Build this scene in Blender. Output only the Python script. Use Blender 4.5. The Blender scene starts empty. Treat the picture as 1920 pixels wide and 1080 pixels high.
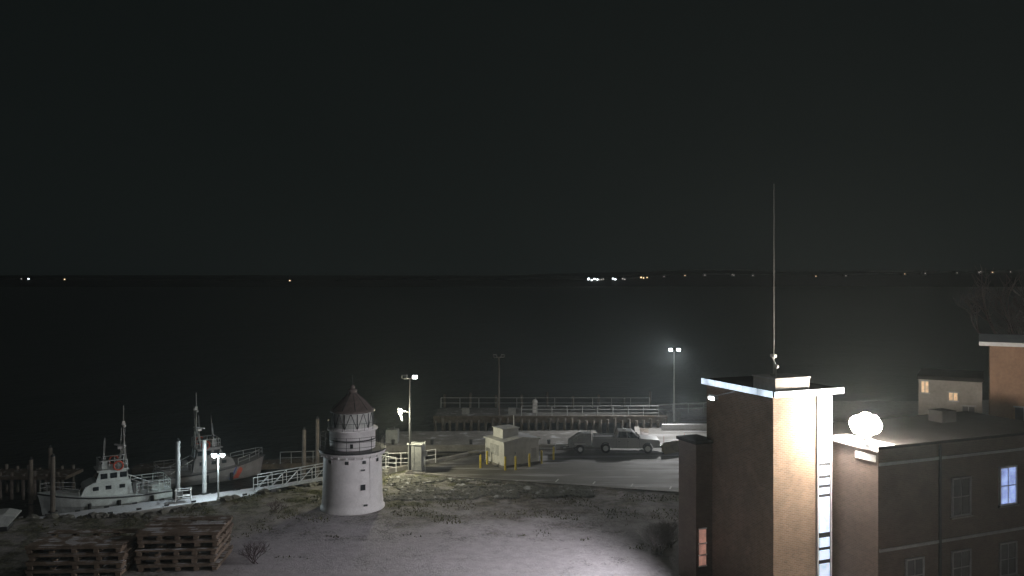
import bpy, math, random
from mathutils import Vector, Matrix, noise as mnoise
random.seed(7)
S = bpy.context.scene
S.view_settings.view_transform = 'Standard'
S.view_settings.look = 'None'
S.view_settings.exposure = 0
pi = math.pi

# ------------------------------------------------------------ materials
class NT:
    def __init__(s, mat):
        s.nt = mat.node_tree; s.N = s.nt.nodes; s.L = s.nt.links
    def put(s, sock, v):
        if isinstance(v, bpy.types.NodeSocket): s.L.new(v, sock)
        else: sock.default_value = v
    def m(s, op, a, b=0.0, clamp=False):
        n = s.N.new('ShaderNodeMath'); n.operation = op; n.use_clamp = clamp
        s.put(n.inputs[0], a); s.put(n.inputs[1], b); return n.outputs[0]
    def noise(s, scale, detail=6, rough=.6, vec=None):
        n = s.N.new('ShaderNodeTexNoise'); n.inputs['Scale'].default_value = scale
        n.inputs['Detail'].default_value = detail; n.inputs['Roughness'].default_value = rough
        if vec is None: vec = s.obj()
        s.L.new(vec, n.inputs['Vector']); return n.outputs['Fac']
    def obj(s):
        if not hasattr(s, '_o'): s._o = s.N.new('ShaderNodeTexCoord').outputs['Object']
        return s._o
    def mix(s, f, a, b):
        n = s.N.new('ShaderNodeMix'); n.data_type = 'RGBA'
        s.put(n.inputs[0], f)
        for i, v in ((6, a), (7, b)):
            if isinstance(v, tuple): v = (*v[:3], 1)
            s.put(n.inputs[i], v)
        return n.outputs[2]
    def mr(s, v, a, b, c=0., d=1.):
        n = s.N.new('ShaderNodeMapRange'); s.put(n.inputs[0], v)
        for i, x in enumerate((a, b, c, d)): n.inputs[i+1].default_value = x
        return n.outputs[0]
    def bump(s, h, strength=.3, dist=.05):
        n = s.N.new('ShaderNodeBump'); n.inputs['Strength'].default_value = strength
        n.inputs['Distance'].default_value = dist; s.put(n.inputs['Height'], h); return n.outputs[0]

def newmat(name):
    m = bpy.data.materials.new(name); m.use_nodes = True
    t = NT(m); b = t.N['Principled BSDF']; return m, t, b
SNOW = (.5, .51, .54)
def mat(name, col, rough=.7, var=.35, scale=3., metal=0., bump=.15, snow=0., col2=None, emit=None, es=0., spec=.4):
    m, t, b = newmat(name)
    n = t.noise(scale); n2 = t.noise(scale*6, 4)
    f = t.mr(t.m('ADD', t.m('MULTIPLY', n, .65), t.m('MULTIPLY', n2, .35)), .35, .65)
    lo = tuple(c*(1-var) for c in col) if col2 is None else col2
    hi = tuple(min(1, c*(1+var*.4)) for c in col)
    c = t.mix(f, lo, hi)
    if snow > 0:
        g = t.N.new('ShaderNodeNewGeometry'); sx = t.N.new('ShaderNodeSeparateXYZ')
        t.L.new(g.outputs['Normal'], sx.inputs[0])
        up = t.mr(sx.outputs[2], .6, .9)
        pn = t.mr(n, .62-snow*.4, .72-snow*.4)
        c = t.mix(t.m('MULTIPLY', up, pn), c, SNOW)
    t.L.new(c, b.inputs['Base Color'])
    b.inputs['Roughness'].default_value = rough; b.inputs['Metallic'].default_value = metal
    b.inputs['Specular IOR Level'].default_value = spec
    if bump: t.L.new(t.bump(n2, bump, .03), b.inputs['Normal'])
    if emit:
        b.inputs['Emission Color'].default_value = (*emit, 1)
        t.L.new(t.mr(n, .3, .7, es*.45, es*1.35), b.inputs['Emission Strength'])
    return m
def emis(name, col, s):
    m, t, b = newmat(name); b.inputs['Base Color'].default_value = (*[.8*c for c in col], 1)
    b.inputs['Emission Color'].default_value = (*col, 1); b.inputs['Emission Strength'].default_value = s
    return m
def brickmat(name, c1, c2, mortar):
    m, t, b = newmat(name)
    sx = t.N.new('ShaderNodeSeparateXYZ'); t.L.new(t.obj(), sx.inputs[0])
    u = t.m('ADD', sx.outputs[0], sx.outputs[1]); cb = t.N.new('ShaderNodeCombineXYZ')
    t.L.new(u, cb.inputs[0]); t.L.new(sx.outputs[2], cb.inputs[1])
    br = t.N.new('ShaderNodeTexBrick'); t.L.new(cb.outputs[0], br.inputs['Vector'])
    br.inputs['Scale'].default_value = 1; br.inputs['Brick Width'].default_value = .24
    br.inputs['Row Height'].default_value = .085; br.inputs['Mortar Size'].default_value = .01
    br.inputs['Color1'].default_value = (*c1, 1); br.inputs['Color2'].default_value = (*c2, 1)
    br.inputs['Mortar'].default_value = (*mortar, 1)
    n = t.noise(.9, 8); nb = t.noise(3.5, 6, .7)
    c = t.mix(t.mr(n, .35, .7, 0., .45), br.outputs['Color'], tuple(x*.5 for x in c1))
    c = t.mix(t.mr(nb, .5, .75, 0., .4), c, tuple(x*.45 for x in c1))
    t.L.new(c, b.inputs['Base Color']); b.inputs['Roughness'].default_value = .85
    t.L.new(t.bump(t.m('ADD', t.m('MULTIPLY', br.outputs['Fac'], -1.), t.m('MULTIPLY', n, .4)), .5, .02), b.inputs['Normal'])
    return m

M = {}
M['white'] = mat('white_paint', (.74, .74, .75), .55, .2, 1.3)
M['lhwhite'] = mat('lighthouse_paint', (.78, .77, .78), .5, .18, .9, bump=.25)
M['boatwhite'] = mat('boat_paint', (.55, .6, .59), .4, .3, 2., snow=.35)
M['boatgrey'] = mat('boat_paint_dimmed', (.2, .19, .19), .5, .3, 2.)  # darker copy of the boat paint; far boat's dim light put into colour
M['grey'] = mat('grey_metal', (.3, .31, .31), .5, .3, 3, snow=.3)
M['galv'] = mat('galvanised_steel', (.5, .52, .52), .4, .2, 4, metal=.3)
M['dark'] = mat('dark_metal', (.035, .037, .04), .5, .4)
M['black'] = mat('black_rubber', (.015, .015, .016), .8, .3)
M['glass'] = mat('dark_glass', (.02, .025, .03), .08, .2, bump=0, spec=.8)
M['roofred'] = mat('lantern_roof', (.13, .105, .095), .6, .4)
M['pane'] = mat('lantern_pane', (.5, .52, .5), .15, .3, 2., bump=0)
M['conc'] = mat('concrete', (.25, .24, .225), .9, .4, .8, snow=.12)
M['concdark'] = mat('wet_concrete', (.12, .115, .105), .9, .5, .8)
M['timber'] = mat('pier_timber', (.13, .105, .08), .9, .5, 2.5, bump=.5, snow=.1)
M['pallet'] = mat('pallet_timber', (.22, .17, .13), .9, .5, 1.2, bump=.6, snow=.34)
M['pile'] = mat('piling', (.16, .14, .12), .9, .5, 2, bump=.5)
M['orange'] = mat('orange_stripe', (.4, .07, .04), .5, .2)
M['blue'] = mat('blue_stripe', (.03, .06, .22), .5, .2)
M['yellow'] = mat('yellow_paint', (.7, .55, .08), .5, .25)
M['truck'] = mat('grey_truck_paint', (.3, .31, .32), .28, .1, 1., metal=.2, bump=0)
M['plow'] = mat('plow_paint', (.2, .16, .07), .45, .5, 2)
M['dock'] = mat('dock_deck', (.4, .4, .4), .85, .3, 1.5, snow=.75)
M['genroof'] = mat('enclosure_roof', (.7, .7, .68), .6, .2, 1.5, snow=.5)
M['gen'] = mat('enclosure_panel', (.7, .7, .68), .6, .2, 1.5)
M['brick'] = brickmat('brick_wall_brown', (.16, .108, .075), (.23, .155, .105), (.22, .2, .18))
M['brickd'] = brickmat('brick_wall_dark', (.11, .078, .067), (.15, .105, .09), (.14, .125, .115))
M['roof'] = mat('tar_roof', (.022, .02, .02), .95, .5, 1., spec=.1)
M['trim'] = mat('white_trim', (.7, .72, .76), .6, .15, 2)
M['trimd'] = mat('dimmed_trim', (.3, .3, .31), .6, .3, 2)  # white trim greyed down, dim light put into the colour
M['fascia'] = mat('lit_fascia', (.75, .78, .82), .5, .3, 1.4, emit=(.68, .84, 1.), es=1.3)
M['strip'] = mat('stair_window_glass', (.6, .7, .85), .3, .25, 1.5, bump=0, emit=(.62, .78, 1.), es=.7)
M['winblue'] = mat('lit_window_cool', (.4, .5, .7), .3, .5, 2.2, bump=0, emit=(.38, .5, .95), es=.75)
M['winwarm'] = mat('lit_window_warm', (.5, .4, .3), .3, .3, 3, bump=0, emit=(1., .62, .3), es=.45)
M['winpink'] = mat('lit_window_pink', (.5, .4, .4), .3, .3, 3, bump=0, emit=(1., .5, .38), es=.28)
M['windim'] = mat('dim_window', (.08, .08, .09), .3, .3, 3, bump=0)
M['siding'] = mat('painted_siding', (.28, .26, .24), .8, .3, 1)
M['sidingb'] = mat('brown_siding', (.3, .185, .125), .8, .3, 1)
M['bark'] = mat('bark', (.12, .09, .095), .9, .4, 3)
M['twig'] = mat('snowy_twigs', (.34, .32, .31), .9, .5, 8)
M['rock'] = mat('riprap_stone', (.17, .17, .15), .95, .6, 1.2, bump=.6, snow=.12)
M['grassb'] = mat('dry_grass', (.13, .13, .07), .9, .5, 2, bump=0)
M['lamp'] = emis('lamp_white', (.9, .97, 1.), 25)
M['lampw'] = emis('lamp_neutral', (1, .96, .9), 14)
M['main'] = emis('floodlight_glare', (1., .9, .76), 560)  # glare of the floodlight, worn by oversized spheres

# ------------------------------------------------------------ builder
class B:
    def __init__(s): s.v = []; s.f = []; s.mi = []; s.sm = []; s.mats = []
    def _m(s, k):
        m = M[k]
        if m not in s.mats: s.mats.append(m)
        return s.mats.index(m)
    def add(s, vs, fs, k, smooth=False):
        o = len(s.v); s.v += [tuple(v) for v in vs]; i = s._m(k)
        for f in fs: s.f.append(tuple(o+a for a in f)); s.mi.append(i); s.sm.append(smooth)
    def box(s, c, d, k, rz=0, ry=0, tx=1., ty=1.):
        x, y, z = d[0]/2, d[1]/2, d[2]/2
        vs = []
        for sz in (-1, 1):
            a, b_ = (1, 1) if sz < 0 else (tx, ty)
            for sx, sy in ((-1, -1), (1, -1), (1, 1), (-1, 1)): vs.append(Vector((sx*x*a, sy*y*b_, sz*z)))
        R = Matrix.Rotation(rz, 3, 'Z') @ Matrix.Rotation(ry, 3, 'Y')
        vs = [R@v+Vector(c) for v in vs]
        s.add(vs, [(3, 2, 1, 0), (4, 5, 6, 7), (0, 1, 5, 4), (1, 2, 6, 5), (2, 3, 7, 6), (3, 0, 4, 7)], k)
    def cyl(s, p, q, r1, r2, k, n=10, caps=True, smooth=True):
        p = Vector(p); q = Vector(q); d = (q-p)
        if d.length < 1e-6: return
        d.normalize(); a = d.orthogonal().normalized(); b_ = d.cross(a)
        vs = []
        for c, r in ((p, r1), (q, r2)):
            for i in range(n):
                t = 2*pi*i/n; vs.append(c+a*math.cos(t)*r+b_*math.sin(t)*r)
        s.add(vs, [(i, (i+1) % n, n+(i+1) % n, n+i) for i in range(n)], k, smooth)
        if caps:
            s.add(vs[:n], [tuple(reversed(range(n)))], k); s.add(vs[n:], [tuple(range(n))], k)
    def lathe(s, prof, k, n=40, c=(0, 0, 0), smooth=True):
        vs = []; fs = []
        for r, z in prof:
            for i in range(n):
                t = 2*pi*i/n; vs.append((c[0]+r*math.cos(t), c[1]+r*math.sin(t), c[2]+z))
        for j in range(len(prof)-1):
            for i in range(n):
                fs.append((j*n+i, j*n+(i+1) % n, (j+1)*n+(i+1) % n, (j+1)*n+i))
        s.add(vs, fs, k, smooth)
    def sph(s, c, r, k, n=16, sc=(1, 1, 1)):
        vs = []; fs = []; m = n//2
        for j in range(m+1):
            ph = -pi/2+pi*j/m
            for i in range(n):
                t = 2*pi*i/n
                vs.append((c[0]+r*sc[0]*math.cos(ph)*math.cos(t), c[1]+r*sc[1]*math.cos(ph)*math.sin(t), c[2]+r*sc[2]*math.sin(ph)))
        for j in range(m):
            for i in range(n): fs.append((j*n+i, j*n+(i+1) % n, (j+1)*n+(i+1) % n, (j+1)*n+i))
        s.add(vs, fs, k, True)
    def prism(s, prof, y0, y1, k, inset=0.):
        n = len(prof)
        vs = [(x, y0, z) for x, z in prof]+[(x, y1, z) for x, z in prof]
        s.add(vs, [tuple(range(n)), tuple(reversed(range(n, 2*n)))]+[(i, n+i, n+(i+1) % n, (i+1) % n) for i in range(n)], k)
    def torus(s, c, R, r, k, axis='y', n=18, m=8):
        vs = []; fs = []
        for i in range(n):
            t = 2*pi*i/n
            for j in range(m):
                u = 2*pi*j/m; a = (R+r*math.cos(u)); x, y, z = a*math.cos(t), r*math.sin(u), a*math.sin(t)
                if axis == 'z': y, z = z, y
                if axis == 'x': x, y = y, x
                vs.append((c[0]+x, c[1]+y, c[2]+z))
        for i in range(n):
            for j in range(m): fs.append((i*m+j, ((i+1) % n)*m+j, ((i+1) % n)*m+(j+1) % m, i*m+(j+1) % m))
        s.add(vs, fs, k, True)
    def rail(s, pts, h, r, k, step=1.5, mids=(0.5,)):
        for a, b_ in zip(pts[:-1], pts[1:]):
            a = Vector(a); b_ = Vector(b_); up = Vector((0, 0, h))
            s.cyl(a+up, b_+up, r, r, k, 6)
            for mm in mids: s.cyl(a+up*mm, b_+up*mm, r*.8, r*.8, k, 6)
            n = max(1, round((b_-a).length/step))
            for i in range(n+1):
                p = a.lerp(b_, i/n); s.cyl(p, p+up, r, r, k, 6)
    def done(s, name, loc=(0, 0, 0), rz=0, parent=None, bevel=0., fix=True):
        me = bpy.data.meshes.new(name); me.from_pydata(s.v, [], s.f)
        for m in s.mats: me.materials.append(m)
        me.polygons.foreach_set('material_index', s.mi); me.polygons.foreach_set('use_smooth', s.sm)
        me.update()
        o = bpy.data.objects.new(name, me); S.collection.objects.link(o)
        o.location = loc; o.rotation_euler = (0, 0, rz)
        if parent: o.parent = parent
        if bevel:
            b_ = o.modifiers.new('bevel', 'BEVEL'); b_.width = bevel; b_.segments = 2; b_.limit_method = 'ANGLE'; b_.angle_limit = .7
        return o
def empty(name, loc=(0, 0, 0), rz=0):
    o = bpy.data.objects.new(name, None); S.collection.objects.link(o); o.location = loc; o.rotation_euler = (0, 0, rz); return o
def light(name, typ, loc, power, col, parent=None, size=.15, target=None, spot=120, blend=.6):
    l = bpy.data.lights.new(name, typ); l.energy = power; l.color = col; l.shadow_soft_size = size
    if typ == 'SPOT': l.spot_size = math.radians(spot); l.spot_blend = blend
    o = bpy.data.objects.new(name, l); S.collection.objects.link(o); o.location = loc
    if target is not None:
        o.rotation_euler = (Vector(target)-Vector(loc)).to_track_quat('-Z', 'Y').to_euler()
    if parent:
        o.parent = parent; o.matrix_parent_inverse = Matrix.LocRotScale(parent.location, parent.rotation_euler, None).inverted()
    return o

# ------------------------------------------------------------ camera
cam = bpy.data.cameras.new('camera'); co = bpy.data.objects.new('camera', cam); S.collection.objects.link(co)
co.location = (0, 0, 16); co.rotation_euler = (pi/2, 0, 0)
cam.sensor_width = 36; cam.lens = 30; cam.shift_y = -25/1920; cam.clip_end = 20000; cam.clip_start = .1
S.camera = co

# ------------------------------------------------------------ world
w = bpy.data.worlds.new('World'); S.world = w; w.use_nodes = True
nt = w.node_tree; bg = nt.nodes['Background']
sky = nt.nodes.new('ShaderNodeTexSky'); sky.sky_type = 'NISHITA'; sky.sun_disc = False
sky.sun_elevation = math.radians(3); sky.sun_rotation = math.radians(200)
hs = nt.nodes.new('ShaderNodeHueSaturation'); hs.inputs['Saturation'].default_value = .12
nt.links.new(sky.outputs[0], hs.inputs['Color'])
mx = nt.nodes.new('ShaderNodeMix'); mx.data_type = 'RGBA'; mx.blend_type = 'ADD'; mx.inputs[0].default_value = 1
mu = nt.nodes.new('ShaderNodeMix'); mu.data_type = 'RGBA'; mu.blend_type = 'MULTIPLY'; mu.inputs[0].default_value = 1
nt.links.new(hs.outputs[0], mu.inputs[6]); mu.inputs[7].default_value = (.00032, .00043, .00042, 1)
nt.links.new(mu.outputs[2], mx.inputs[6]); mx.inputs[7].default_value = (.0032, .0047, .0046, 1)
nt.links.new(mx.outputs[2], bg.inputs[0]); bg.inputs[1].default_value = 1

sun = bpy.data.lights.new('moon', 'SUN'); sun.energy = .12; sun.angle = math.radians(.5); sun.color = (1, .97, .94)
so = bpy.data.objects.new('moon', sun); S.collection.objects.link(so)
so.rotation_euler = (math.radians(52), 0, math.radians(42))

# ------------------------------------------------------------ terrain
def pl(pts, x):
    if x <= pts[0][0]: return pts[0][1]
    for (a, b_), (c, d) in zip(pts[:-1], pts[1:]):
        if x <= c: return b_+(d-b_)*(x-a)/(c-a)
    return pts[-1][1]
SH = [(-40, 55.5), (-24, 56.5), (-18.9, 62), (-14.5, 65), (-10, 68.5), (-7, 72), (-3, 76.5), (12, 80), (14.5, 104), (40, 108), (80, 110), (200, 112)]
def sst(t): t = max(0, min(1, t)); return t*t*(3-2*t)
def H(x, y):
    s = pl(SH, x)
    wd = 5 if x < -7 else 1.6
    z = -6*sst((y-s)/wd)
    far = sst((y-1250-40*math.sin(x*.004))/220)
    z += far*(13+ (16*sst((x-120)/200)) + 2*math.sin(x*.006+1)+1.0*math.sin(x*.021))
    if y < 62 and -30 < x < 30: z += .05*math.sin(x*.7+y*.3)*math.sin(y*.5)*(1 if y < 56 else 0)
    return z
xs = [-9000, -5000, -3000, -2200, -1700, -1300, -1000, -800, -600, -450, -300, -200, -140, -100]+list(range(-80, 81))+[100, 140, 170, 200, 240, 280, 330, 400, 500, 600, 800, 1000, 1300, 1700, 2200, 3000, 5000, 9000]
ys = [-300, -60, 0, 20, 30]+[33+i for i in range(80)]+[115, 118, 121, 140, 170, 210, 300, 400, 600, 900, 1150, 1250, 1300, 1350, 1400, 1450, 1500, 1600, 1800, 2500, 5000, 10000]
vs = [(x, y, H(x, y)) for y in ys for x in xs]; nx = len(xs)
fs = [(j*nx+i, j*nx+i+1, (j+1)*nx+i+1, (j+1)*nx+i) for j in range(len(ys)-1) for i in range(nx-1)]
m, t, b = newmat('ground_snow_grass')
sx = t.N.new('ShaderNodeSeparateXYZ'); t.L.new(t.obj(), sx.inputs[0])
X, Y, Z = sx.outputs
n1 = t.noise(.22, 8, .62); n2 = t.noise(1.6, 8, .7); n3 = t.noise(7., 6, .75); n4 = t.noise(.45, 12, .72)
yy = t.m('ADD', Y, t.m('MULTIPLY', t.m('SUBTRACT', n1, .5), 18.))
fore = t.mr(yy, 54., 61.5, 1., 0.)
lft = t.mr(t.m('ADD', X, t.m('MULTIPLY', t.m('SUBTRACT', n1, .5), 14.)), -21., -15., .12, 1.)
cov = t.m('MULTIPLY', fore, lft)
patch = t.mr(t.m('ADD', t.m('MULTIPLY', n2, .5), t.m('MULTIPLY', n3, .5)), .44, .56)
pm = t.m('ADD', t.m('MULTIPLY', n4, .55), t.m('MULTIPLY', n3, .45))
thr = t.mr(yy, 47., 57., .0, .06)
cov2 = t.m('MULTIPLY', cov, t.mr(t.m('SUBTRACT', pm, thr), .37, .46, .3, 1.), True)
farp = t.m('MULTIPLY', t.mr(n4, .46, .56), .5)
cov3 = t.m('MAXIMUM', cov2, farp)
cov3 = t.m('MAXIMUM', cov3, t.m('MULTIPLY', t.mr(Y, 92., 97.), .7))
leaf = t.mix(patch, (.045, .04, .03), (.2, .17, .145))
grn = t.mix(patch, (.02, .024, .012), (.16, .16, .10))
soil = t.mix(t.mr(X, -6., 2.), grn, leaf)
snowc = t.mix(t.mr(n2, .35, .65), (.38, .36, .385), (.5, .48, .505))
c = t.mix(cov3, soil, snowc)
c = t.mix(t.mr(Z, -1.2, -.3, 1., 0.), c, (.03, .03, .027))
c = t.mix(t.mr(Y, 200., 400., 0., 1.), c, (.008, .009, .008))
t.L.new(c, b.inputs['Base Color']); b.inputs['Roughness'].default_value = .95; b.inputs['Specular IOR Level'].default_value = .15
t.L.new(t.bump(t.m('ADD', n3, t.m('MULTIPLY', n2, .6)), .7, .13), b.inputs['Normal'])
me = bpy.data.meshes.new('ground'); me.from_pydata(vs, [], fs); me.materials.append(m)
for p in me.polygons: p.use_smooth = True
S.collection.objects.link(bpy.data.objects.new('ground', me))

# water
m, t, b = newmat('harbour_water')
b.inputs['Base Color'].default_value = (.006, .009, .008, 1); b.inputs['Roughness'].default_value = .45; b.inputs['Specular IOR Level'].default_value = .35
wn = t.noise(.9, 6, .6); wn2 = t.noise(.06, 4, .6)
t.L.new(t.bump(t.m('ADD', wn, t.m('MULTIPLY', wn2, 3.)), .8, .3), b.inputs['Normal'])
me = bpy.data.meshes.new('water'); me.from_pydata([(-9000, 50, -2.6), (9000, 50, -2.6), (9000, 3000, -2.6), (-9000, 3000, -2.6)], [], [(0, 1, 2, 3)])
me.materials.append(m); S.collection.objects.link(bpy.data.objects.new('water', me))

# asphalt lot
m, t, b = newmat('asphalt')
n1 = t.noise(.35, 8, .65); n2 = t.noise(14, 5, .7)
mp = t.N.new('ShaderNodeMapping'); t.L.new(t.obj(), mp.inputs[0]); mp.inputs['Scale'].default_value = (.12, .9, 1)
n3 = t.noise(1., 8, .65, mp.outputs[0])
c = t.mix(t.mr(n1, .3, .7), (.065, .063, .06), (.13, .125, .115))
c = t.mix(t.mr(n2, .3, .8, 0, .35), c, (.2, .19, .18))
c = t.mix(t.mr(n3, .51, .62, 0, .75), c, (.38, .38, .4))
t.L.new(c, b.inputs['Base Color']); b.inputs['Roughness'].default_value = .8
t.L.new(t.bump(n2, .4, .02), b.inputs['Normal'])
lot = [(-8.6, 69.3), (-5, 67.4), (12.9, 62.2), (34, 57), (34, 95), (15, 93), (12.6, 79.4), (-3, 75.8), (-7.3, 71.3)]
me = bpy.data.meshes.new('parking_lot'); me.from_pydata([(x, y, .008) for x, y in lot], [], [tuple(range(len(lot)))])
me.materials.append(m); S.collection.objects.link(bpy.data.objects.new('parking_lot', me))
k = B()
for (a, b_) in zip(lot[0:3], lot[1:4]):
    dx, dy = b_[0]-a[0], b_[1]-a[1]; L = math.hypot(dx, dy)
    k.box(((a[0]+b_[0])/2, (a[1]+b_[1])/2, .03), (L-.01, .16, .2), 'conc', math.atan2(dy, dx))
k.done('kerb', bevel=.02)
k = B()
M['paint'] = mat('road_paint', (.6, .6, .58), .7, .4, 4)
for i, x in enumerate((3.5, 6.3, 9.1, 11.9)):
    k.box((x, 66.3-i*.75, .012), (.11, .9, .006), 'paint', math.radians(-17))
k.box((9.8, 64.4, .0122), (1.1, .12, .006), 'paint', math.radians(12))
k.done('parking_marking')

# quay wall
k = B()
qp = [(-10.4, 69.4), (-7.3, 72.5), (-3, 77), (12, 80.5), (14.8, 104.2), (24, 106)]
for a, b_ in zip(qp[:-1], qp[1:]):
    dx, dy = b_[0]-a[0], b_[1]-a[1]; L = math.hypot(dx, dy)
    k.box(((a[0]+b_[0])/2, (a[1]+b_[1])/2, -1.9), (L, .5, 4.1), 'conc', math.atan2(dy, dx))
k.done('quay_wall')

# ------------------------------------------------------------ riprap and grass
k = B()
def rock(k, c, r):
    n = 6
    ax = random.random()*pi
    pts = [(0, 0, r*.6)]
    for j, (zz, rr) in enumerate(((.35, .8), (-.1, 1.))):
        for i in range(n):
            t_ = 2*pi*i/n+ax+j*.3; q = rr*r*random.uniform(.75, 1.2)
            pts.append((q*math.cos(t_), q*math.sin(t_), zz*r*random.uniform(.7, 1.3)))
    vs = [(c[0]+p[0], c[1]+p[1], c[2]+p[2]) for p in pts]
    fs = [(0, 1+i, 1+(i+1) % n) for i in range(n)]+[(1+i, 1+n+i, 1+n+(i+1) % n, 1+(i+1) % n) for i in range(n)]
    k.add(vs, fs, 'rock')
for i in range(3600):
    x = random.uniform(-9.5, 5.8); f = pl([(-10, 60.3), (5.8, 61.4)], x); g = pl([(-10, 68), (-5, 66.8), (5.8, 64.0)], x)
    y = random.uniform(f, g)
    if mnoise.noise(Vector((x*.5, y*.5, 0))) < -.2: continue
    rock(k, (x, y, .02), random.uniform(.06, .26))
for i in range(700):
    x = random.uniform(-40, -10); s = pl(SH, x); y = s+random.uniform(.2, 3.6)
    rock(k, (x, y, H(x, y)+.05), random.uniform(.2, .5))
k.done('riprap_rocks')
k = B()
for i in range(18000):
    x = random.uniform(-30, 13); y = random.uniform(48, 68)
    if x > -5 and y > pl([(-5, 67), (13, 61.8)], x)-.3: continue
    if y > pl(SH, x)+1: continue
    d = mnoise.noise(Vector((x*.35, y*.45, 3.)))
    if d < .0+.3*min(1.3, max(0, (59-y)/6)): continue
    if (x+11)**2+(y-58.9)**2 < 6: continue
    h = random.uniform(.05, .2); a = random.random()*pi; dx, dy = .05*math.cos(a), .05*math.sin(a); z = H(x, y)-.02
    k.add([(x-dx, y-dy, z), (x+dx, y+dy, z), (x+random.uniform(-.1, .1), y+random.uniform(-.1, .1), z+h)], [(0, 1, 2)], 'grassb')
k.done('grass_tufts')

# ------------------------------------------------------------ lighthouse
k = B()
k.lathe([(2.2, -.2), (2.2, .12), (2.12, .2), (2.09, .5), (2.05, .9), (1.98, 3.55), (1.98, 3.62), (2.06, 3.7)], 'lhwhite', 48)
k.lathe([(2.06, 3.7), (2.25, 3.86), (2.25, 3.98)], 'lhwhite', 48)
k.lathe([(2.27, 3.98), (2.3, 4.0), (2.3, 4.1), (1.5, 4.12)], 'dark', 48, smooth=False)
for i in range(24):
    t_ = 2*pi*i/24; k.box((2.1*math.cos(t_), 2.1*math.sin(t_), 3.8), (.24, .07, .26), 'lhwhite', t_)
k.lathe([(1.55, 4.12), (1.55, 5.3), (1.72, 5.38), (1.72, 5.46), (1.4, 5.48)], 'lhwhite', 40)
k.lathe([(1.57, 4.7), (1.575, 4.75), (1.57, 4.8)], 'dark', 40)
k.lathe([(1.36, 5.48), (1.36, 6.6)], 'pane', 40)
n = 10
for i in range(n):
    a = 2*pi*i/n+.1; c_ = 2*pi*(i+1)/n+.1; mm = (a+c_)/2; r = 1.39
    P = lambda t_, z: (r*math.cos(t_), r*math.sin(t_), z)
    k.cyl(P(a, 5.48), P(a, 6.62), .035, .035, 'dark', 6)
    k.cyl(P(a, 5.5), P(mm, 6.6), .022, .022, 'dark', 5); k.cyl(P(mm, 6.6), P(c_, 5.5), .022, .022, 'dark', 5)
k.torus((0, 0, 5.52), 1.38, .05, 'lhwhite', 'z', 40); k.torus((0, 0, 6.6), 1.4, .05, 'lhwhite', 'z', 40)
k.lathe([(1.35, 6.58), (1.53, 6.6), (1.53, 6.7), (1.42, 6.78), (.95, 7.25), (.55, 7.62), (.3, 7.82), (.26, 7.95)], 'roofred', 32)
for i in range(10):
    t_ = 2*pi*i/10; k.cyl((1.44*math.cos(t_), 1.44*math.sin(t_), 6.79), (.28*math.cos(t_), .28*math.sin(t_), 7.86), .025, .02, 'dark', 5)
k.lathe([(.26, 7.93), (.32, 7.97), (.3, 8.08), (.15, 8.16)], 'roofred', 20); k.sph((0, 0, 8.25), .17, 'roofred')
k.cyl((0, 0, 8.3), (0, 0, 9.1), .025, .012, 'dark', 6)
for h in (.35, .7, 1.0):
    k.torus((0, 0, 4.1+h), 2.2, .014, 'dark', 'z', 48, 5)
for i in range(16):
    t_ = 2*pi*i/16; k.cyl((2.2*math.cos(t_), 2.2*math.sin(t_), 4.08), (2.2*math.cos(t_), 2.2*math.sin(t_), 5.12), .018, .018, 'dark', 5)
for i in range(14):
    t_ = 2*pi*i/14; k.cyl((1.68*math.cos(t_), 1.68*math.sin(t_), 5.45), (1.68*math.cos(t_), 1.68*math.sin(t_), 5.95), .012, .012, 'dark', 5)
k.torus((0, 0, 5.95), 1.68, .012, 'dark', 'z', 40, 5)
def lwin(ang, z, w_, h, r):
    k.box((r*math.cos(ang), r*math.sin(ang), z), (.1, w_+.12, h+.12), 'lhwhite', ang)
    k.box(((r+.02)*math.cos(ang), (r+.02)*math.sin(ang), z), (.1, w_, h), 'glass', ang)
fc = -pi/2+.19
lwin(fc+.33, 1.75, .34, .38, 2.0); lwin(fc+.4, .55, .3, .12, 2.08); lwin(fc+.33, 2.9, .3, .1, 1.98)
for dt in (-.85, -.2, .38, .95): lwin(fc+dt, 3.42, .26, .22, 1.96)
lwin(fc-.05, 4.45, .2, .3, 1.52)
k.cyl((2.05*math.cos(fc+.6), 2.05*math.sin(fc+.6), .2), (2.02*math.cos(fc+.6), 2.02*math.sin(fc+.6), 3.7), .025, .025, 'lhwhite', 6)
k.done('lighthouse', (-11, 58.9, 0))

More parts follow.
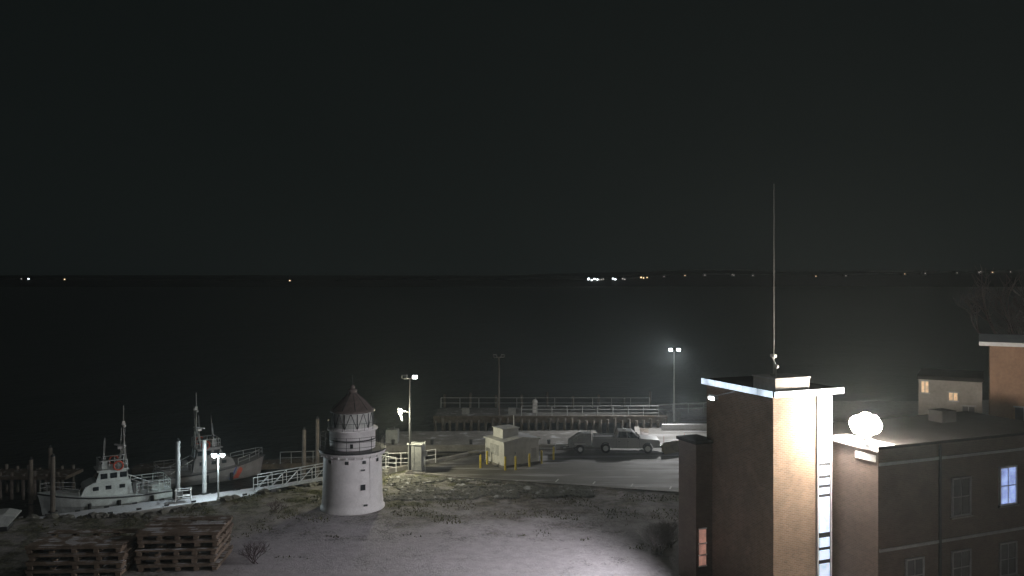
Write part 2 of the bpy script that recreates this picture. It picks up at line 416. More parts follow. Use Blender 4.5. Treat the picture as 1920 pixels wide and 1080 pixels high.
# ------------------------------------------------------------ boats
def boat(name, loc, rz, hull='boatwhite', L=9.2, stripe=True):
    k = B(); st = []; N = 14; bwt = hull
    for i in range(N+1):
        t_ = i/N; x = -L/2+L*t_
        bw = 1.65*(1-max(0, (t_-.55)/.45)**2.2)*(.9+.1*min(1, t_*4))+.03
        dz = 1.05+.75*max(0, (t_-.25)/.75)**1.6
        kz = -.5+.6*max(0, (t_-.75)/.25)**2
        st.append([(x, 0, kz), (x+.0, bw*.72, .05), (x+.12*t_, bw*.95, .45*dz), (x+.35*t_*t_, bw, dz), (x+.35*t_*t_, bw-.1, dz), (x+.35*t_*t_, 0, dz+.0)])
    vs = []; fs = []
    for sec in st:
        full = sec+[(p[0], -p[1], p[2]) for p in reversed(sec[1:5])]
        vs += full
    q = len(st[0])+4
    for j in range(N):
        for i in range(q): fs.append((j*q+i, j*q+(i+1) % q, (j+1)*q+(i+1) % q, (j+1)*q+i))
    fs.append(tuple(range(q))); k.add(vs, fs, bwt)
    for j in range(N):
        for sg in (1, -1):
            a = Vector(st[j][3]); c_ = Vector(st[j+1][3]); a.y *= sg; c_.y *= sg
            k.cyl(a+Vector((0, 0, -.08)), c_+Vector((0, 0, -.08)), .06, .06, 'dark', 6)
    for sg in ((1, -1) if stripe else ()):
        for x0, w_, mt in ((1.9, .5, 'orange'), (1.55, .14, 'blue')):
            def pt(x, f):
                t_ = (x+L/2)/L; bw = 1.65*(1-max(0, (t_-.55)/.45)**2.2)+.03; dz = 1.05+.75*max(0, (t_-.25)/.75)**1.6
                yv = bw*(.95+(.05*(f-.45)/.55)) if f > .45 else bw*(.72+.23*f/.45)
                return (x+.12*t_, sg*(yv+.015), dz*f)
            k.add([pt(x0+.35, .95), pt(x0+w_+.35, .95), pt(x0+w_, .46), pt(x0, .46)], [(0, 1, 2, 3)], mt)
            k.add([pt(x0, .46), pt(x0+w_, .46), pt(x0+w_-.25, .12), pt(x0-.25, .12)], [(0, 1, 2, 3)], mt)
    k.prism([(-1.7, 1.05), (2.1, 1.2), (1.75, 2.0), (1.2, 2.25), (-1.5, 2.25)], -1.15, 1.15, bwt)
    k.prism([(-1.4, 2.25), (1.0, 2.25), (.7, 3.05), (-1.2, 3.05)], -1.0, 1.0, bwt)
    k.box((-.25, 0, 3.1), (2.3, 2.2, .1), bwt)
    for sg in (1, -1):
        for x in (-1.0, -.3, .4): k.box((x, sg*1.005, 2.68), (.5, .03, .42), 'glass')
        for x in (-.9, .1, 1.0): k.box((x, sg*1.152, 1.8), (.42, .03, .3), 'glass')
    for y in (-.62, 0, .62):
        k.box((.87, y, 2.66), (.03, .5, .46), 'glass', 0, math.radians(-20.5))
    for y in (-.5, .5): k.box((1.95, y, 1.72), (.03, .5, .3), 'glass', 0, math.radians(-22))
    k.rail([(-1.3, -1, 3.15), (.7, -1, 3.15), (.7, 1, 3.15), (-1.3, 1, 3.15)], .7, .025, 'galv', .6)
    k.box((.3, 0, 3.45), (.4, 1.2, .6), bwt); k.prism([(.48, 3.6), (.56, 3.6), (.42, 4.0), (.36, 4.0)], -.7, .7, 'glass')
    mx_ = -1.15
    for sg in (-1, 1):
        k.cyl((mx_-.25, sg*.45, 2.25), (mx_, sg*.16, 5.6), .06, .05, 'grey', 6)
        k.cyl((mx_+.45, sg*.45, 3.1), (mx_, sg*.16, 4.9), .05, .04, 'grey', 6)
    for z in (3.6, 4.1, 4.6, 5.1, 5.6): k.cyl((mx_-.08, -.3-(.3 if z == 4.6 else 0), z), (mx_-.08, .3+(.3 if z == 4.6 else 0), z), .04, .04, 'grey', 6)
    k.cyl((mx_, 0, 5.5), (mx_, 0, 8.0), .05, .03, 'grey', 6)
    k.cyl((mx_, -.6, 6.3), (mx_, .6, 6.3), .03, .03, 'grey', 6)
    k.box((mx_+.25, 0, 4.65), (.35, .35, .2), 'white'); k.box((mx_+.25, 0, 4.83), (.14, 1.3, .1), 'white', .5)
    k.sph((mx_, .55, 6.45), .12, 'white', 10); k.sph((mx_, -.55, 6.42), .09, 'white', 10); k.box((mx_, 0, 6.6), (.2, .2, .3), 'white')
    for x, y, h in ((-1.0, .95, 3.6), (.5, .9, 2.6), (-1.0, -.95, 3.0), (.2, -.9, 2.2)): k.cyl((x, y, 3.1), (x-.15, y, 3.1+h), .018, .01, 'white', 5)
    for sg in (1, -1): k.torus((-.6, sg*1.22, 3.45), .34, .07, 'orange', 'y')
    bowr = [(2.2, 1.35, 1.3), (3.3, 1.05, 1.5), (4.3, .5, 1.72), (4.75, 0, 1.8)]
    k.rail(bowr, .65, .022, 'galv', .8); k.rail([(x, -y, z) for x, y, z in bowr], .65, .022, 'galv', .8)
    aft = [(-1.9, 1.5, 1.07), (-L/2+.15, 1.4, 1.07), (-L/2+.15, -1.4, 1.07), (-1.9, -1.5, 1.07)]
    k.rail(aft, .85, .035, bwt, .8, (.35, .7))
    k.cyl((-2.6, 0, 1.05), (-2.6, 0, 1.9), .12, .12, 'grey', 10); k.box((-2.6, 0, 1.8), (.15, .7, .12), 'grey')
    k.box((-3.6, 0, 1.25), (.9, 1.6, .4), bwt); k.box((-2.0, .7, 1.45), (.5, .5, .8), 'grey')
    for sg in (1, -1):
        k.cyl((-1.6, sg*.9, 2.2), (-3.6, sg*1.2, 1.2), .04, .04, 'galv', 6)
        for x in (-3, -.6, 1.5): k.cyl((x, sg*1.78, .2), (x, sg*1.78, .85), .14, .14, 'black', 10)
    return k.done(name, loc, rz)
u_ang = math.atan2(-8, -12.5)
boat('patrol_boat', (-32.3, 68.2, -2.55), u_ang, stripe=False)
boat('patrol_boat', (-27.3, 77.0, -2.55), u_ang+pi, 'boatgrey')

# ------------------------------------------------------------ floating dock
ux, uy = math.cos(u_ang), math.sin(u_ang)
nv = Vector((-.54, .84, 0)); uv = Vector((ux, uy, 0)); D0 = Vector((-20.2, 71.7, 0))
k = B()
c = D0+uv*9.3; k.box((c.x, c.y, -2.3), (19, 2.3, .6), 'dock', u_ang)
k.box((c.x, c.y, -2.05), (19.1, 2.4, .12), 'dock', u_ang)
for s_ in range(0, 19, 2):
    for sg in (-1, 1):
        p = D0+uv*(s_+.5)+nv*1.0*sg; k.box((p.x, p.y, -1.9), (.35, .1, .12), 'dark', u_ang)
k.done('floating_dock')
k = B()
k.box((-25.5, 81.5, -2.2), (20, 2, .5), 'timber', .15)
k.rail([(-22, 81, -1.95), (-17, 81.8, -1.95)], 1.1, .03, 'galv', 1.)
k.done('floating_dock')
k = B()
for i in range(12):
    x = -48+i*.95; 
    for y in (70.5, 73): k.cyl((x, y, -4), (x, y, -.4+random.uniform(-.1, .2)), .16, .14, 'pile', 8)
k.box((-43, 71.7, -.75), (12.5, 2.9, .25), 'timber')
k.done('wooden_pier')
k = B()
for x in (-.55, .55):
    for y in (-.35, .35): k.cyl((x, y, 0), (x, y, 1.0), .03, .03, 'white', 6)
for z in (.35, .98):
    for y in (-.35, .35): k.cyl((-.6, y, z), (.6, y, z), .035, .035, 'white', 6)
    for x in (-.55, .55): k.cyl((x, -.35, z), (x, .35, z), .035, .035, 'white', 6)
k.box((0, 0, .5), (1.0, .6, .04), 'white'); k.box((-.2, 0, .7), (.35, .35, .36), 'grey')
k.done('dock_equipment_rack', (-26.0, 67.5, -1.98), .3)
for x, y, tz, mt in ((-26.7, 67.6+.6, 2.7, 'grey'), (-25.2, 69.9, 2.5, 'galv'), (-34.6, 64.3, 2.3, 'pile'), (-37.5, 66.5, 1.6, 'pile'), (-18.4, 75.5, 2.3, 'pile'), (-17.4, 76.3, 3.1, 'pile'), (-39.5, 73, 1.2, 'pile')):
    k = B(); k.cyl((0, 0, -6), (0, 0, tz), .2, .17, 'pile' if mt == 'pile' else mt, 12); k.lathe([(.2, tz), (.0, tz+.28)], 'dark', 12)
    k.torus((0, 0, -1.85), .3, .05, 'dark', 'z', 14, 6)
    k.done('mooring_pile', (x, y, 0))

# dock lamp
k = B()
k.cyl((0, 0, 0), (0, 0, 3.5), .07, .055, 'galv', 8); k.box((0, 0, .06), (.3, .3, .1), 'galv')
k.box((0, 0, 3.5), (.9, .1, .08), 'galv'); 
for sg in (-1, 1): k.box((sg*.32, 0, 3.62), (.42, .3, .16), 'grey'); k.box((sg*.32, -.02, 3.51), (.36, .26, .05), 'lamp'); k.sph((sg*.32, -.05, 3.5), .16, 'lamp', 12)
o = k.done('dock_lamp', (-23.5, 68.3, -1.98), .3)
light('dock_lamp_light', 'POINT', (-23.6, 67.9, 1.25), 620, (.8, .95, 1.), o, .2)

# ------------------------------------------------------------ gangway
k = B()
a = Vector((-21.3, 70.9, -1.9)); c_ = Vector((-10.3, 70.3, .1)); d = (c_-a); sd = Vector((0, .6, 0)); up = Vector((0, 0, 1.15))
for sg in (-1, 1):
    o_ = sd*sg; n = 9
    k.cyl(a+o_, c_+o_, .05, .05, 'galv', 6); k.cyl(a+o_+up, c_+o_+up, .045, .045, 'galv', 6); k.cyl(a+o_+up*.5, c_+o_+up*.5, .03, .03, 'galv', 6)
    for i in range(n+1):
        p = a+d*(i/n)+o_; k.cyl(p, p+up, .035, .035, 'galv', 6)
        if i < n: q = a+d*((i+1)/n)+o_; k.cyl(p, q+up, .025, .025, 'galv', 6)
mid = (a+c_)/2
ang = math.atan2(d.z, d.x); k.box(mid+Vector((0, 0, .03)), (d.length, 1.1, .05), 'dock', math.atan2(d.y, d.x), -ang)
k.done('gangway')
k = B()
k.rail([(-10.3, 70.9, 0), (-8.2, 71.2, 0), (-6.5, 72.6, 0)], 1.15, .035, 'white', .9, (.3, .6)); k.rail([(-10.3, 69.7, 0), (-9.4, 69.2, 0)], 1.15, .035, 'white', .9, (.3, .6))
k.done('handrail')

# ------------------------------------------------------------ street lamps
def lamp(h, lit, wood=False, pm='galv'):
    k = B(); mt = 'pile' if wood else pm
    k.cyl((0, 0, 0), (0, 0, h), .11, .07, mt, 10)
    if not wood: k.box((0, 0, .15), (.4, .4, .3), 'conc')
    k.box((0, 0, h-.05), (1.0, .08, .08), 'grey')
    for i, sg in enumerate((-1, 1)):
        k.box((sg*.42, -.12, h+.12), (.42, .34, .3), 'grey', 0, .0)
        k.box((sg*.42, -.3, h+.1), (.34, .04, .24), 'lamp' if lit[i] else 'glass')
    return k
k = lamp(7.7, (0, 1), pm='dark')
k.cyl((0, 0, 4.9), (-.75, -.1, 5.15), .03, .03, 'galv', 6)
k.sph((-.75, -.12, 5.0), .18, 'lampw', 12, (1, 1, 1.2)); k.cyl((-.75, -.12, 4.85), (-.62, -.12, 4.3), .06, .04, 'lampw', 8); k.box((-.78, -.12, 5.22), (.3, .26, .1), 'grey')
o = k.done('street_lamp', (-8.2, 68.6, 0), .0)
light('street_lamp_light', 'POINT', (-9.15, 67.7, 4.7), 1700, (1, .94, .66), o, .2)
k = lamp(7.8, (1, 1))
o = k.done('street_lamp', (17.1, 90, .2), .0)
light('street_lamp_light', 'SPOT', (17.1, 89.4, 8.0), 9500, (.97, .97, .96), o, .25, (8, 76, 0), 140, .7)
k = lamp(6.2, (0, 0), True)
k.done('street_lamp', (-1.4, 91.5, 1.0), .0)

# utility cabinet
k = B()
k.box((0, 0, .08), (1.5, 1.0, .16), 'conc'); k.box((0, 0, 1.25), (1.15, .75, 2.15), 'grey'); k.box((0, 0, 2.36), (1.3, .9, .1), 'galv')
k.box((-.28, -.385, 1.25), (.52, .03, 1.9), 'grey'); k.box((.28, -.385, 1.25), (.52, .03, 1.9), 'grey'); k.box((-.05, -.42, 1.2), (.03, .05, .2), 'dark')
k.cyl((.75, 0, 0), (.75, 0, 2.6), .04, .04, 'galv', 6); k.box((.78, -.05, 1.6), (.3, .2, .45), 'grey')
k.done('utility_cabinet', (-7.75, 68.9, 0), -.15, bevel=.015)

# ------------------------------------------------------------ equipment enclosure
k = B()
k.box((1.75, 1.5, .08), (3.7, 3.2, .16), 'conc'); k.box((1.75, 1.5, 1.1), (3.5, 3.0, 1.9), 'gen')
k.prism([(-.12, 2.05), (3.62, 2.05), (3.62, 2.15), (1.75, 2.4), (-.12, 2.15)], -.12, 3.12, 'genroof')
k.box((1.2, 1.6, 2.62), (1.6, 1.5, .75), 'genroof'); k.box((1.2, 1.6, 3.03), (1.75, 1.65, .07), 'genroof')
k.cyl((2.0, 1.6, 2.3), (2.0, 1.6, 4.0), .05, .05, 'galv', 8)
for x in (.65, 1.5, 2.5): k.box((x, -.012, 1.1), (.7, .03, 1.5), 'gen')
for z in [.5+.09*i for i in range(10)]: k.box((2.98, -.02, z), (.5, .05, .035), 'grey')
for z in [.9+.09*i for i in range(10)]: k.box((-.02, 1.5, z), (.05, 1.4, .035), 'grey')
k.box((1.08, -.04, 1.1), (.05, .04, .22), 'dark'); k.box((.0-.02, 2.5, .9), (.05, .6, .7), 'grey')
k.done('equipment_enclosure', (-.66, 70.6, 0), math.radians(33), bevel=.02)
for x, y in ((-2.6, 70.6), (-2.1, 72.0), (-.55, 69.8), (.3, 69.9), (1.45, 71.0), (2.5, 72.3), (3.6, 73.8)):
    k = B(); k.cyl((0, 0, 0), (0, 0, 1.05), .09, .09, 'yellow', 12); k.sph((0, 0, 1.05), .09, 'yellow', 12); k.done('bollard', (x, y, 0))

# ------------------------------------------------------------ piers
k = B()
k.box((-2.0, 82, .05), (21, 7.5, .5), 'conc', .03)
k.box((-2.0, 78.35, .12), (21, .3, .55), 'conc', .03)
for i in range(14):
    x = -11.6+i*1.5
    for y in (79, 82, 85): k.cyl((x, y, -6), (x, y, -.2), .22, .22, 'concdark', 10)
for y in (79, 82, 85): k.box((-2, y, -.42), (20.6, .5, .45), 'concdark', .03)
for i in range(6): k.cyl((-11+i*3.6, 78.9, .3), (-11+i*3.6, 78.9, .75), .13, .16, 'dark', 10)
k.box((-11.2, 80, .9), (1.1, 1.1, 1.2), 'grey'); k.box((-11.2, 80, 1.6), (.5, .5, .3), 'dark')
k.done('concrete_pier')
k = B()
k.box((4.0, 93, .75), (24.5, 7, .45), 'conc')
k.box((4.0, 89.45, .85), (24.5, .35, .7), 'timber')
for i in range(33):
    x = -8+i*.75; k.cyl((x, 89.2, -6), (x, 89.2, .7+random.uniform(0, .35)), .16, .15, 'pile', 8)
for i in range(9):
    x = -7.6+i*2.9
    k.cyl((x, 96.4, -6), (x, 96.4, 1.9+random.uniform(-.2, 1.1)), .17, .15, 'pile', 8)
k.rail([(1, 90.2, .97), (15.5, 90.2, .97)], 1.15, .04, 'galv', 1.6, (.35, .68)); k.rail([(-8, 96.2, .97), (15.5, 96.2, .97)], 1.15, .04, 'galv', 2.2, (.5,))
for x in (-5, 0): k.box((x, 92, 1.3), (.8, .6, .7), 'grey')
k.box((2.5, 93, 1.5), (.5, .5, 1.1), 'white'); k.sph((2.5, 93, 2.15), .3, 'white', 10)
k.done('timber_pier')
k = B()
k.prism([(-2.6, 0), (2.6, 0), (2.6, .1), (2.55, .6), (-2.55, .6), (-2.6, .1)], -.2, .2, 'white')
k.done('concrete_barrier', (18.0, 88.0, 0), .05, bevel=.03)
k = B()
k.box((0, 0, .55), (1.6, .9, 1.1), 'grey'); k.box((0, 0, 1.15), (1.7, 1., .1), 'grey'); k.box((-.2, -.46, .6), (.5, .04, .7), 'grey')
k.done('electrical_cabinet', (17.4, 92.6, 0), .1, bevel=.02)
k = B()
k.rail([(16.5, 97, .1), (24, 99, .1)], 1.1, .05, 'galv', 1.8)
k.done('guard_rail')

# ------------------------------------------------------------ pickup truck
k = B()
def arch(cx, r, z0, n=8): return [(cx-r*math.cos(pi*i/n), z0+r*math.sin(pi*i/n)) for i in range(n+1)]
prof = [(-2.95, .55), (-2.35, .5)]+arch(-1.85, .47, .5)+[(-1.3, .45), (1.35, .45)]+arch(1.9, .47, .5)+[(2.45, .5), (2.95, .55), (3.0, .95), (2.9, 1.2), (1.35, 1.32), (-2.98, 1.32), (-3.0, .9)]
k.prism(prof, -.97, .97, 'truck')
g = [(-.95, 1.32), (1.3, 1.32), (.55, 1.92), (-.7, 1.95)]
vs = [(x, -.92 if z < 1.5 else -.72, z) for x, z in g]+[(x, .92 if z < 1.5 else .72, z) for x, z in g]
k.add(vs, [(0, 1, 2, 3), (7, 6, 5, 4), (0, 3, 7, 4), (1, 5, 6, 2), (2, 6, 7, 3)], 'truck')
for sg in (-1, 1):
    for xa, xb, xc, xd in ((-.8, .05, .02, -.65), (.12, 1.1, .52, .1)):
        k.add([(xa, sg*.925, 1.37), (xb, sg*.925, 1.37), (xc, sg*.765, 1.86), (xd, sg*.765, 1.86)], [(0, 1, 2, 3)], 'glass')
    k.box((1.05, sg*1.08, 1.42), (.12, .2, .22), 'dark')
    for x in (-1.85, 1.9):
        k.cyl((x, sg*.72, .42), (x, sg*1.0, .42), .42, .42, 'black', 20); k.cyl((x, sg*.99, .42), (x, sg*1.015, .42), .25, .23, 'galv', 14)
    k.box((.15, sg*.985, 1.05), (.16, .03, .04), 'dark'); k.box((-.65, sg*.985, 1.05), (.16, .03, .04), 'dark')
    k.box((.1, sg*.976, .9), (.015, .01, .75), 'dark'); k.box((-.9, sg*.976, .9), (.015, .01, .75), 'dark'); k.box((1.15, sg*.976, .9), (.015, .01, .75), 'dark')
    k.box((2.93, sg*.72, .98), (.12, .4, .22), 'pane'); k.box((-2.985, sg*.85, 1.1), (.06, .14, .36), 'orange')
k.add([(1.27, -.85, 1.37), (1.27, .85, 1.37), (.58, .68, 1.88), (.58, -.68, 1.88)], [(0, 1, 2, 3)], 'glass')
k.box((-1.98, 0, 1.33), (1.9, 1.7, .03), 'black'); k.box((-1.98, .9, 1.38), (2.0, .1, .1), 'truck'); k.box((-1.98, -.9, 1.38), (2.0, .1, .1), 'truck'); k.box((-2.95, 0, 1.38), (.08, 1.86, .1), 'truck')
k.box((3.0, 0, .6), (.16, 1.85, .2), 'galv'); k.box((-3.03, 0, .6), (.14, 1.8, .18), 'galv'); k.box((2.97, 0, .95), (.1, 1.0, .3), 'dark')
k.box((-.1, 0, 2.0), (.3, .7, .08), 'grey')
k.box((3.25, 0, .55), (.5, .8, .25), 'dark')
k.done('pickup_truck', (10.3, 77.4, 0), -.05, bevel=.03)
k = B()
pr = []
for i in range(9):
    t_ = -.9+i*.22; pr.append((.35*(t_)**2, .6+t_*.6))
pp = pr+[(x-.06, z) for x, z in reversed(pr)]
k.prism(pp, -1.4, 1.4, 'plow')
for y in (-1.2, -.6, 0, .6, 1.2): k.prism([(-.05, .1), (-.35, .2), (-.25, .9), (.0, 1.0)], y-.03, y+.03, 'plow')
k.box((-.7, -.3, .35), (.9, .1, .12), 'dark', .4); k.box((-.7, .3, .35), (.9, .1, .12), 'dark', -.4); k.box((0, 0, .08), (.1, 2.8, .12), 'dark')
k.cyl((0, 1.25, 1), (0, 1.25, 1.6), .02, .02, 'orange', 6); k.cyl((0, -1.25, 1), (0, -1.25, 1.6), .02, .02, 'orange', 6)
k.done('snow_plow', (14.6, 76.8, 0), -1.0)
k = B()
k.box((0, 0, .62), (2.0, 1.3, .12), 'grey'); k.prism([(-.95, .7), (.95, .7), (.95, 1.75), (.1, 1.75), (-.95, 1.1)], -.62, .62, 'grey')
for sg in (-1, 1): k.cyl((-.1, sg*.66, .4), (-.1, sg*.86, .4), .4, .4, 'black', 18); k.cyl((-.1, sg*.85, .4), (-.1, sg*.88, .4), .2, .2, 'white', 12); k.box((-.1, sg*.78, .87), (1.0, .28, .05), 'white')
k.rail([(-.9, -.6, 1.1), (.9, -.6, 1.75)], .3, .03, 'galv', .6); k.cyl((-1, 0, .6), (-2.3, 0, .55), .05, .05, 'galv', 6); k.cyl((-2.2, 0, 0), (-2.2, 0, .7), .04, .04, 'galv', 6)
k.done('utility_trailer', (6.1, 77.0, 0), .1, bevel=.02)
k = B()
for i in range(5): k.box((3.0+i*2.15-6, 76.2+i*.42, .16), (1.9, .2, .16), 'conc', .19)
k.done('parking_stop')

# ------------------------------------------------------------ stacked timber pallets
def stack(name, loc, rz, W, Dp, layers):
    k = B(); z = 0
    for l in range(layers):
        jx, jy = random.uniform(-.08, .08), random.uniform(-.06, .06)
        n = 5
        for i in range(n):
            x = -W/2+.2+(W-.4)*i/(n-1); k.box((x+jx, jy, z+.1), (.26, Dp, .2), 'pallet', random.uniform(-.01, .01))
        for i in range(3):
            y = -Dp/2+.12+(Dp-.24)*i/2; k.box((jx, y+jy, z+.265), (W, .24, .11), 'pallet', random.uniform(-.006, .006))
        nb = 9
        for i in range(nb):
            if random.random() < .12: continue
            y = -Dp/2+Dp*(i+.5)/nb; k.box((jx+random.uniform(-.05, .05), y+jy, z+.355), (W+.06, Dp/nb-.05, .06), 'pallet', random.uniform(-.01, .01))
        z += .43
        k.box((-W/4+random.uniform(-.3, .3), -Dp/2-.02, z-.25), (.5, .07, .09), 'dark')
    return k.done(name, loc, rz, bevel=.008)
stack('pallet_stack', (-23.2, 46.6, 0), .05, 5.0, 3.0, 4)
stack('pallet_stack', (-18.2, 47.6, 0), .07, 4.3, 3.2, 5)
k = B(); k.prism([(-1.6, .3), (1.2, .3), (1.7, .9), (1.0, 1.1), (-1.6, 1.0)], -.8, .8, 'boatwhite'); k.box((0, 0, .15), (2.4, 1.4, .3), 'dark'); k.box((-.4, 0, 1.2), (1.0, 1.2, .25), 'grey')
k.done('covered_dinghy', (-32.8, 53.5, 0), .3, bevel=.06)

# ------------------------------------------------------------ bare tree / shrubs
def tree(name, loc, h, depth, k1='bark', spread=.55, r0=.2, trunks=1, split=3):
    k = B()
    def br(p, d, l, r, dep):
        q = p; n = 3
        for i in range(n):
            d = (d+Vector((random.gauss(0, .13), random.gauss(0, .13), .06))).normalized()
            e = q+d*l/n; k.cyl(q, e, r*(1-.25*i/n), r*(1-.25*(i+1)/n), k1, 5 if dep < 3 else 7, False)
            if dep > 0 and i > 0:
                dd = (d+Vector((random.gauss(0, spread), random.gauss(0, spread), random.gauss(0, .25)))).normalized(); br(e, dd, l*.62, r*.5, dep-1)
            q = e
        if dep > 0:
            for j in range(split-1):
                dd = (d+Vector((random.gauss(0, spread), random.gauss(0, spread), random.uniform(-.1, .35)))).normalized(); br(q, dd, l*.72, r*.62, dep-1)
    for i in range(trunks):
        d = Vector((0, 0, 1)) if trunks == 1 else Vector((random.gauss(0, .5), random.gauss(0, .5), .8)).normalized()
        br(Vector((0, 0, 0) if trunks == 1 else (random.gauss(0, .15), random.gauss(0, .15), 0)), d, h*.36, r0, depth)
    return k.done(name, loc, random.random()*6)
tree('bare_tree', (41.0, 72, 0), 17, 5, r0=.28)
tree('bare_shrub', (8.3, 49.2, 0), 1.9, 3, 'twig', .7, .04, 22, 3)
tree('bare_shrub', (9.2, 50.1, 0), 1.8, 3, 'twig', .7, .04, 18, 3)
tree('bare_shrub', (-14.2, 47.2, 0), 1.5, 3, 'bark', .6, .025, 7, 3)
tree('bare_shrub', (-16, 57.5, 0), .9, 3, 'bark', .6, .02, 7, 3)

# ------------------------------------------------------------ brick station building
ea = math.atan2(.381, .924)
bld = empty('brick_station_building', (12.25, 40, 0), ea)
def wp(x, y, z): 
    return Vector((12.25+.924*x-.381*y, 40+.381*x+.924*y, z))
W_, D_ = 3.4, 5.28
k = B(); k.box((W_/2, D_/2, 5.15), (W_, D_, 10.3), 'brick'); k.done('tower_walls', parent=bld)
k = B()
k.box((W_/2+.12, D_/2-.1, 10.42), (W_+.7, D_+.5, .22), 'roof')
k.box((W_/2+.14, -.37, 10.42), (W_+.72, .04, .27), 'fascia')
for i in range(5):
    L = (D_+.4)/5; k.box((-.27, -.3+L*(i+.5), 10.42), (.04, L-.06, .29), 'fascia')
k.box((.95, .6, 10.82), (2.0, 1.6, .58), 'siding'); k.box((.95, .6, 11.13), (2.1, 1.7, .06), 'trimd')
k.done('roof', parent=bld)
k = B()
zs = [(10.25, 6.95), (6.8, 6.35), (6.2, 5.9), (5.75, 5.45), (5.3, 3.6), (3.35, 2.9), (2.75, 2.3), (2.1, .3)]
k.box((2.98, -.03, 5.1), (.78, .06, 10.15), 'dark')
for a, b_ in zs: k.box((2.98, -.07, (a+b_)/2), (.62, .05, a-b_), 'strip')
k.box((2.57, -.06, 5.1), (.06, .12, 10.15), 'trim'); k.box((3.38, -.06, 5.1), (.06, .12, 10.15), 'trim')
k.done('stair_window', parent=bld)
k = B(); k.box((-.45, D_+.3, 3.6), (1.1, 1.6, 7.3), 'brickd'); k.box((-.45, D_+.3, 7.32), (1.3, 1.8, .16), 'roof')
k.box((-.62, D_-.52, 1.9), (.42, .04, 1.9), 'winpink'); 
for z in (.93, 1.5, 2.1, 2.87): k.box((-.62, D_-.545, z), (.5, .05, .06), 'trim')
k.done('rear_wing', parent=bld)
k = B()
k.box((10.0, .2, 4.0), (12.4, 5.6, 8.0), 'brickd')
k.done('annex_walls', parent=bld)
k = B(); k.box((10.0, .2, 8.08), (12.7, 5.85, .14), 'roof')
k.box((4.15, -1.3, 8.16), (1.0, 2.9, .05), 'trim'); k.box((3.62, -1.3, 8.05), (.06, 2.95, .24), 'trim')
k.box((3.8-.06, -1.9, 7.55), (.08, 1.2, .3), 'trim')
k.box((12.2, 1.2, 8.45), (1.0, .9, .6), 'roof')
k.done('annex_roof', parent=bld)
k = B()
def win(x, z0, z1, w_, mt, tr='trimd'):
    y = -2.6; zc = (z0+z1)/2; h = z1-z0
    k.box((x, y-.02, zc), (w_, .04, h), mt)
    for sx_ in (-1, 1): k.box((x+sx_*(w_/2+.04), y-.04, zc), (.08, .1, h+.16), tr)
    for sz in (-1, 1): k.box((x, y-.04, zc+sz*(h/2+.04)), (w_, .1, .08), tr)
    k.box((x, y-.05, zc), (w_, .05, .05), tr); k.box((x, y-.045, zc), (.04, .04, h), tr)
    k.box((x, y-.07, z0-.12), (w_+.3, .16, .08), 'conc')
win(12.2, 4.7, 6.45, 1.05, 'winblue', 'trim'); win(9.0, 4.5, 6.2, 1.1, 'windim'); win(12.2, 1.2, 2.7, 1.05, 'windim'); win(9.0, 1.2, 2.7, 1.1, 'windim'); win(6.0, 1.2, 2.7, 1.0, 'windim')
for z in (3.35, 7.3): k.box((10.0, -2.62, z), (12.3, .06, .14), 'trimd')
k.box((7.6, -2.66, 4), (.1, .1, 7.9), 'dark')
k.done('annex_windows', parent=bld)

k = B(); k.cyl((0, 0, 0), (0, 0, .9), .05, .05, 'galv', 8); k.cyl((0, 0, .8), (0, 0, 9.2), .026, .018, 'grey', 6); k.box((0, 0, .05), (.3, .3, .1), 'grey')
k.done('whip_antenna', (12.55, 40.9, 11.16))
k = B(); k.cyl((0, 0, 0), (0, 0, .55), .03, .03, 'galv', 8); k.cyl((0, 0, .55), (-.18, 0, .95), .03, .03, 'white', 6); k.box((-.12, 0, 1.0), (.16, .3, .14), 'white', .3); k.sph((.04, 0, .5), .1, 'white', 10)
k.done('weather_sensor', (12.5, 40.4, 11.16))

# floodlight on a mast at the annex corner, its glare built as glowing spheres
k = B()
k.cyl((0, 0, 0), (0, 0, .5), .06, .05, 'galv', 8); k.box((0, 0, .03), (.3, .3, .06), 'galv')
k.cyl((0, 0, .3), (0, 0, .37), .18, .26, 'grey', 14)
for x, y, z, r in ((-.36, -.05, .98, .36), (.34, -.1, .88, .38), (-.02, -.16, 1.14, .36), (.02, -.1, .72, .36), (-.3, .1, .74, .27), (.42, .05, 1.1, .24), (0, .2, .95, .4)):
    k.sph((x, y, z), r, 'main', 12)
k.done('floodlight', (16.25, 39.3, 8.19))
p = wp(-1.5, 2.6, 10.0)  # added fixture and spot on the tower, put in to light the yard
k = B(); k.box((0, 0, 0), (.22, .5, .2), 'grey'); k.box((-.12, 0, -.06), (.03, .42, .14), 'lamp'); k.cyl((.1, 0, .05), (1.25, 0, .2), .035, .035, 'grey', 6)
o = k.done('added_yard_flood', p, ea)
light('added_yard_flood_light', 'SPOT', p+Vector((-.3, 0, -.1)), 9000, (1., .965, 1.), o, .3, p+Vector((-10, 1.4, -5)), 118, .6)

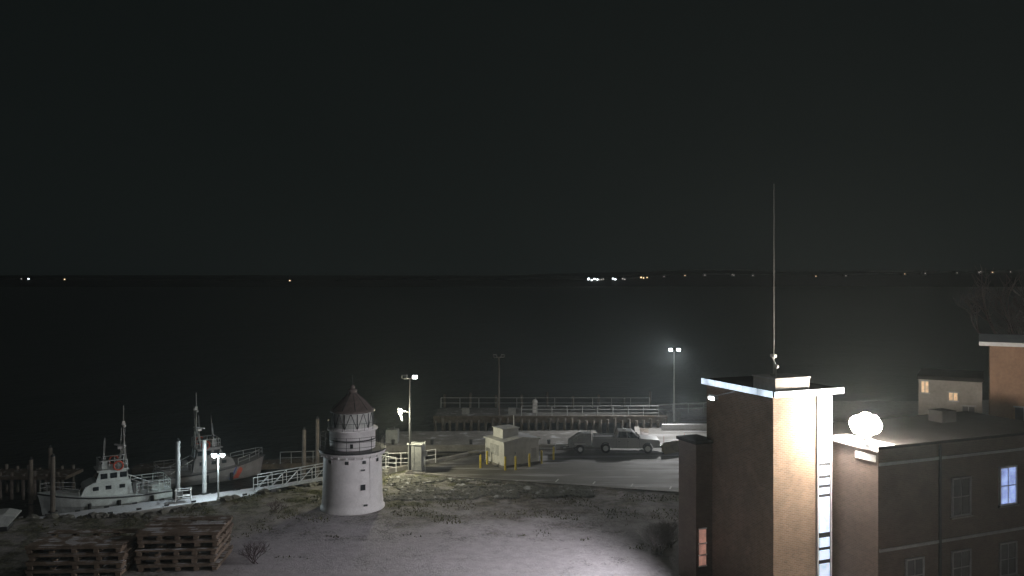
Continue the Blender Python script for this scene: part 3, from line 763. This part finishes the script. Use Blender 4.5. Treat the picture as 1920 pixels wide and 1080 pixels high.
# ------------------------------------------------------------ neighbouring houses
def house(name, loc, rz, w_, d_, h, wall, wins, rh=1.6, eave=.4, flat='trim'):
    e = empty(name, loc, rz)
    k = B(); k.box((0, 0, h/2), (w_, d_, h), wall); k.done('walls', parent=e)
    k = B()
    if rh > .5: 
        k.prism([(-w_/2-eave, h+.004), (w_/2+eave, h+.004), (w_/2+eave, h+.15), (0, h+rh), (-w_/2-eave, h+.15)], -d_/2-eave, d_/2+eave, 'roof')
    else: k.box((0, 0, h+.13), (w_+2*eave, d_+2*eave, .24), flat)
    k.done('roof', parent=e)
    k = B()
    for x, z, ww, wh, mt in wins:
        k.box((x, -d_/2-.015, z), (ww, .03, wh), mt); k.box((x, -d_/2-.04, z-wh/2-.05), (ww+.2, .08, .08), 'trimd'); k.box((x, -d_/2-.04, z+wh/2+.05), (ww+.2, .08, .08), 'trimd'); k.box((x, -d_/2-.035, z), (.05, .05, wh), 'trimd')
    if wins: k.done('windows', parent=e)
    return e
house('flat_roof_house', (30.5, 59.3, 0), -.5, 3.8, 5, 8.9, 'siding', [(-1.5, 8.4, .42, .75, 'winwarm'), (.2, 7.85, .5, .5, 'winwarm'), (1.1, 6.9, .7, .7, 'windim')], .3, .1, 'roof')
house('brick_house', (34.9, 54.2, 0), -.5, 8, 7, 11.6, 'sidingb', [(-2.2, 7.2, .9, 1.3, 'windim'), (0, 7.2, .9, 1.3, 'windim')], .3, .6)

# ------------------------------------------------------------ distant shore
M['dtree'] = mat('distant_foliage', (.006, .007, .006), 1, .3, .02, bump=0)
k = B()
for row, (yy_, hh) in enumerate(((1440, 3), (1540, 4))):
    x = -2000
    while x < 2200:
        w2 = random.uniform(6, 16); zb = H(x, yy_)-1; hz = hh*random.uniform(.5, 1.15)*(.6+.6*abs(mnoise.noise(Vector((x*.006, row, 0))))*2)
        pts = []
        n = 6
        for i in range(n+1):
            a = pi*i/n; pts.append((x-w2*math.cos(a)*random.uniform(.85, 1.1), zb+hz*(.35+.65*math.sin(a))*random.uniform(.85, 1.1)))
        vs = [(x-w2, yy_, zb-3)]+[(px, yy_+random.uniform(-2, 2), pz) for px, pz in pts]+[(x+w2, yy_, zb-3)]
        vs2 = [(v[0], v[1]+8, v[2]) for v in vs]; nn = len(vs)
        k.add(vs+vs2, [tuple(range(nn)), tuple(reversed(range(nn, 2*nn)))]+[(i, i+1, nn+i+1, nn+i) for i in range(nn-1)], 'dtree')
        x += w2*random.uniform(.7, 1.3)
k.done('distant_treeline')
M['e1'] = emis('far_lamp_white', (.85, .95, 1.), 6); M['e2'] = emis('far_lamp_warm', (1., .7, .4), 2.4); M['e3'] = emis('far_lamp_dim', (.9, .85, .8), .7)
k = B()
def far(x, s, mt, n=1, d=1420., up=2.):
    g_ = H(x, d)
    w3 = max(7, s*3)
    k.box((x, d+5, g_+1), (w3, 8, 2*s+2), 'dtree'); k.prism([(x-w3/2, g_+s+2), (x+w3/2, g_+s+2), (x, g_+s+4)], d+1, d+9, 'dtree')
    for i in range(n):
        k.box((x+(i-(n-1)/2)*s*1.7, d+.8, g_+up+random.uniform(-.8, 1.6)*(n > 1)), (s*random.uniform(.7, 1.1), .5, s*.8), mt)
for x, s, mt, n in ((135, 2.8, 'e1', 4), (127, 2, 'e1', 1), (170, 2.4, 'e1', 2), (186, 2., 'e3', 2), (217, 2.4, 'e2', 2), (225, 2., 'e2', 1), (149, 1.8, 'e3', 3), (253, 1.5, 'e3', 1),
      (288, 1.6, 'e2', 1), (321, 1.5, 'e3', 1), (368, 1.6, 'e3', 2), (401, 1.6, 'e3', 1), (506, 1.6, 'e2', 1), (556, 1.6, 'e3', 1), (654, 1.6, 'e2', 1), (688, 1.6, 'e3', 1), (741, 1.5, 'e3', 1),
      (779, 1.6, 'e3', 2), (800, 1.6, 'e2', 1), (830, 1.6, 'e3', 1), (-805, 2.4, 'e1', 1), (-817, 1.6, 'e3', 1), (-745, 1.8, 'e2', 1), (-370, 1.9, 'e2', 1)):
    far(x, s, mt, n)
k.done('distant_houses')

# ------------------------------------------------------------ thin scattering volume, added for a glow around the lamps
hz = B()
M['glow_haze'] = bpy.data.materials.new('glow_haze'); M['glow_haze'].use_nodes = True
hn = M['glow_haze'].node_tree; hn.nodes.clear(); ho = hn.nodes.new('ShaderNodeOutputMaterial'); hv = hn.nodes.new('ShaderNodeVolumeScatter')
hv.inputs['Density'].default_value = .0008; hv.inputs['Anisotropy'].default_value = .3
hv.inputs['Color'].default_value = (.82, .95, 1., 1)
hn.links.new(hv.outputs[0], ho.inputs['Volume'])
hz.box((0, 60, 28), (200, 160, 68), 'glow_haze')
hz.done('glow_haze')
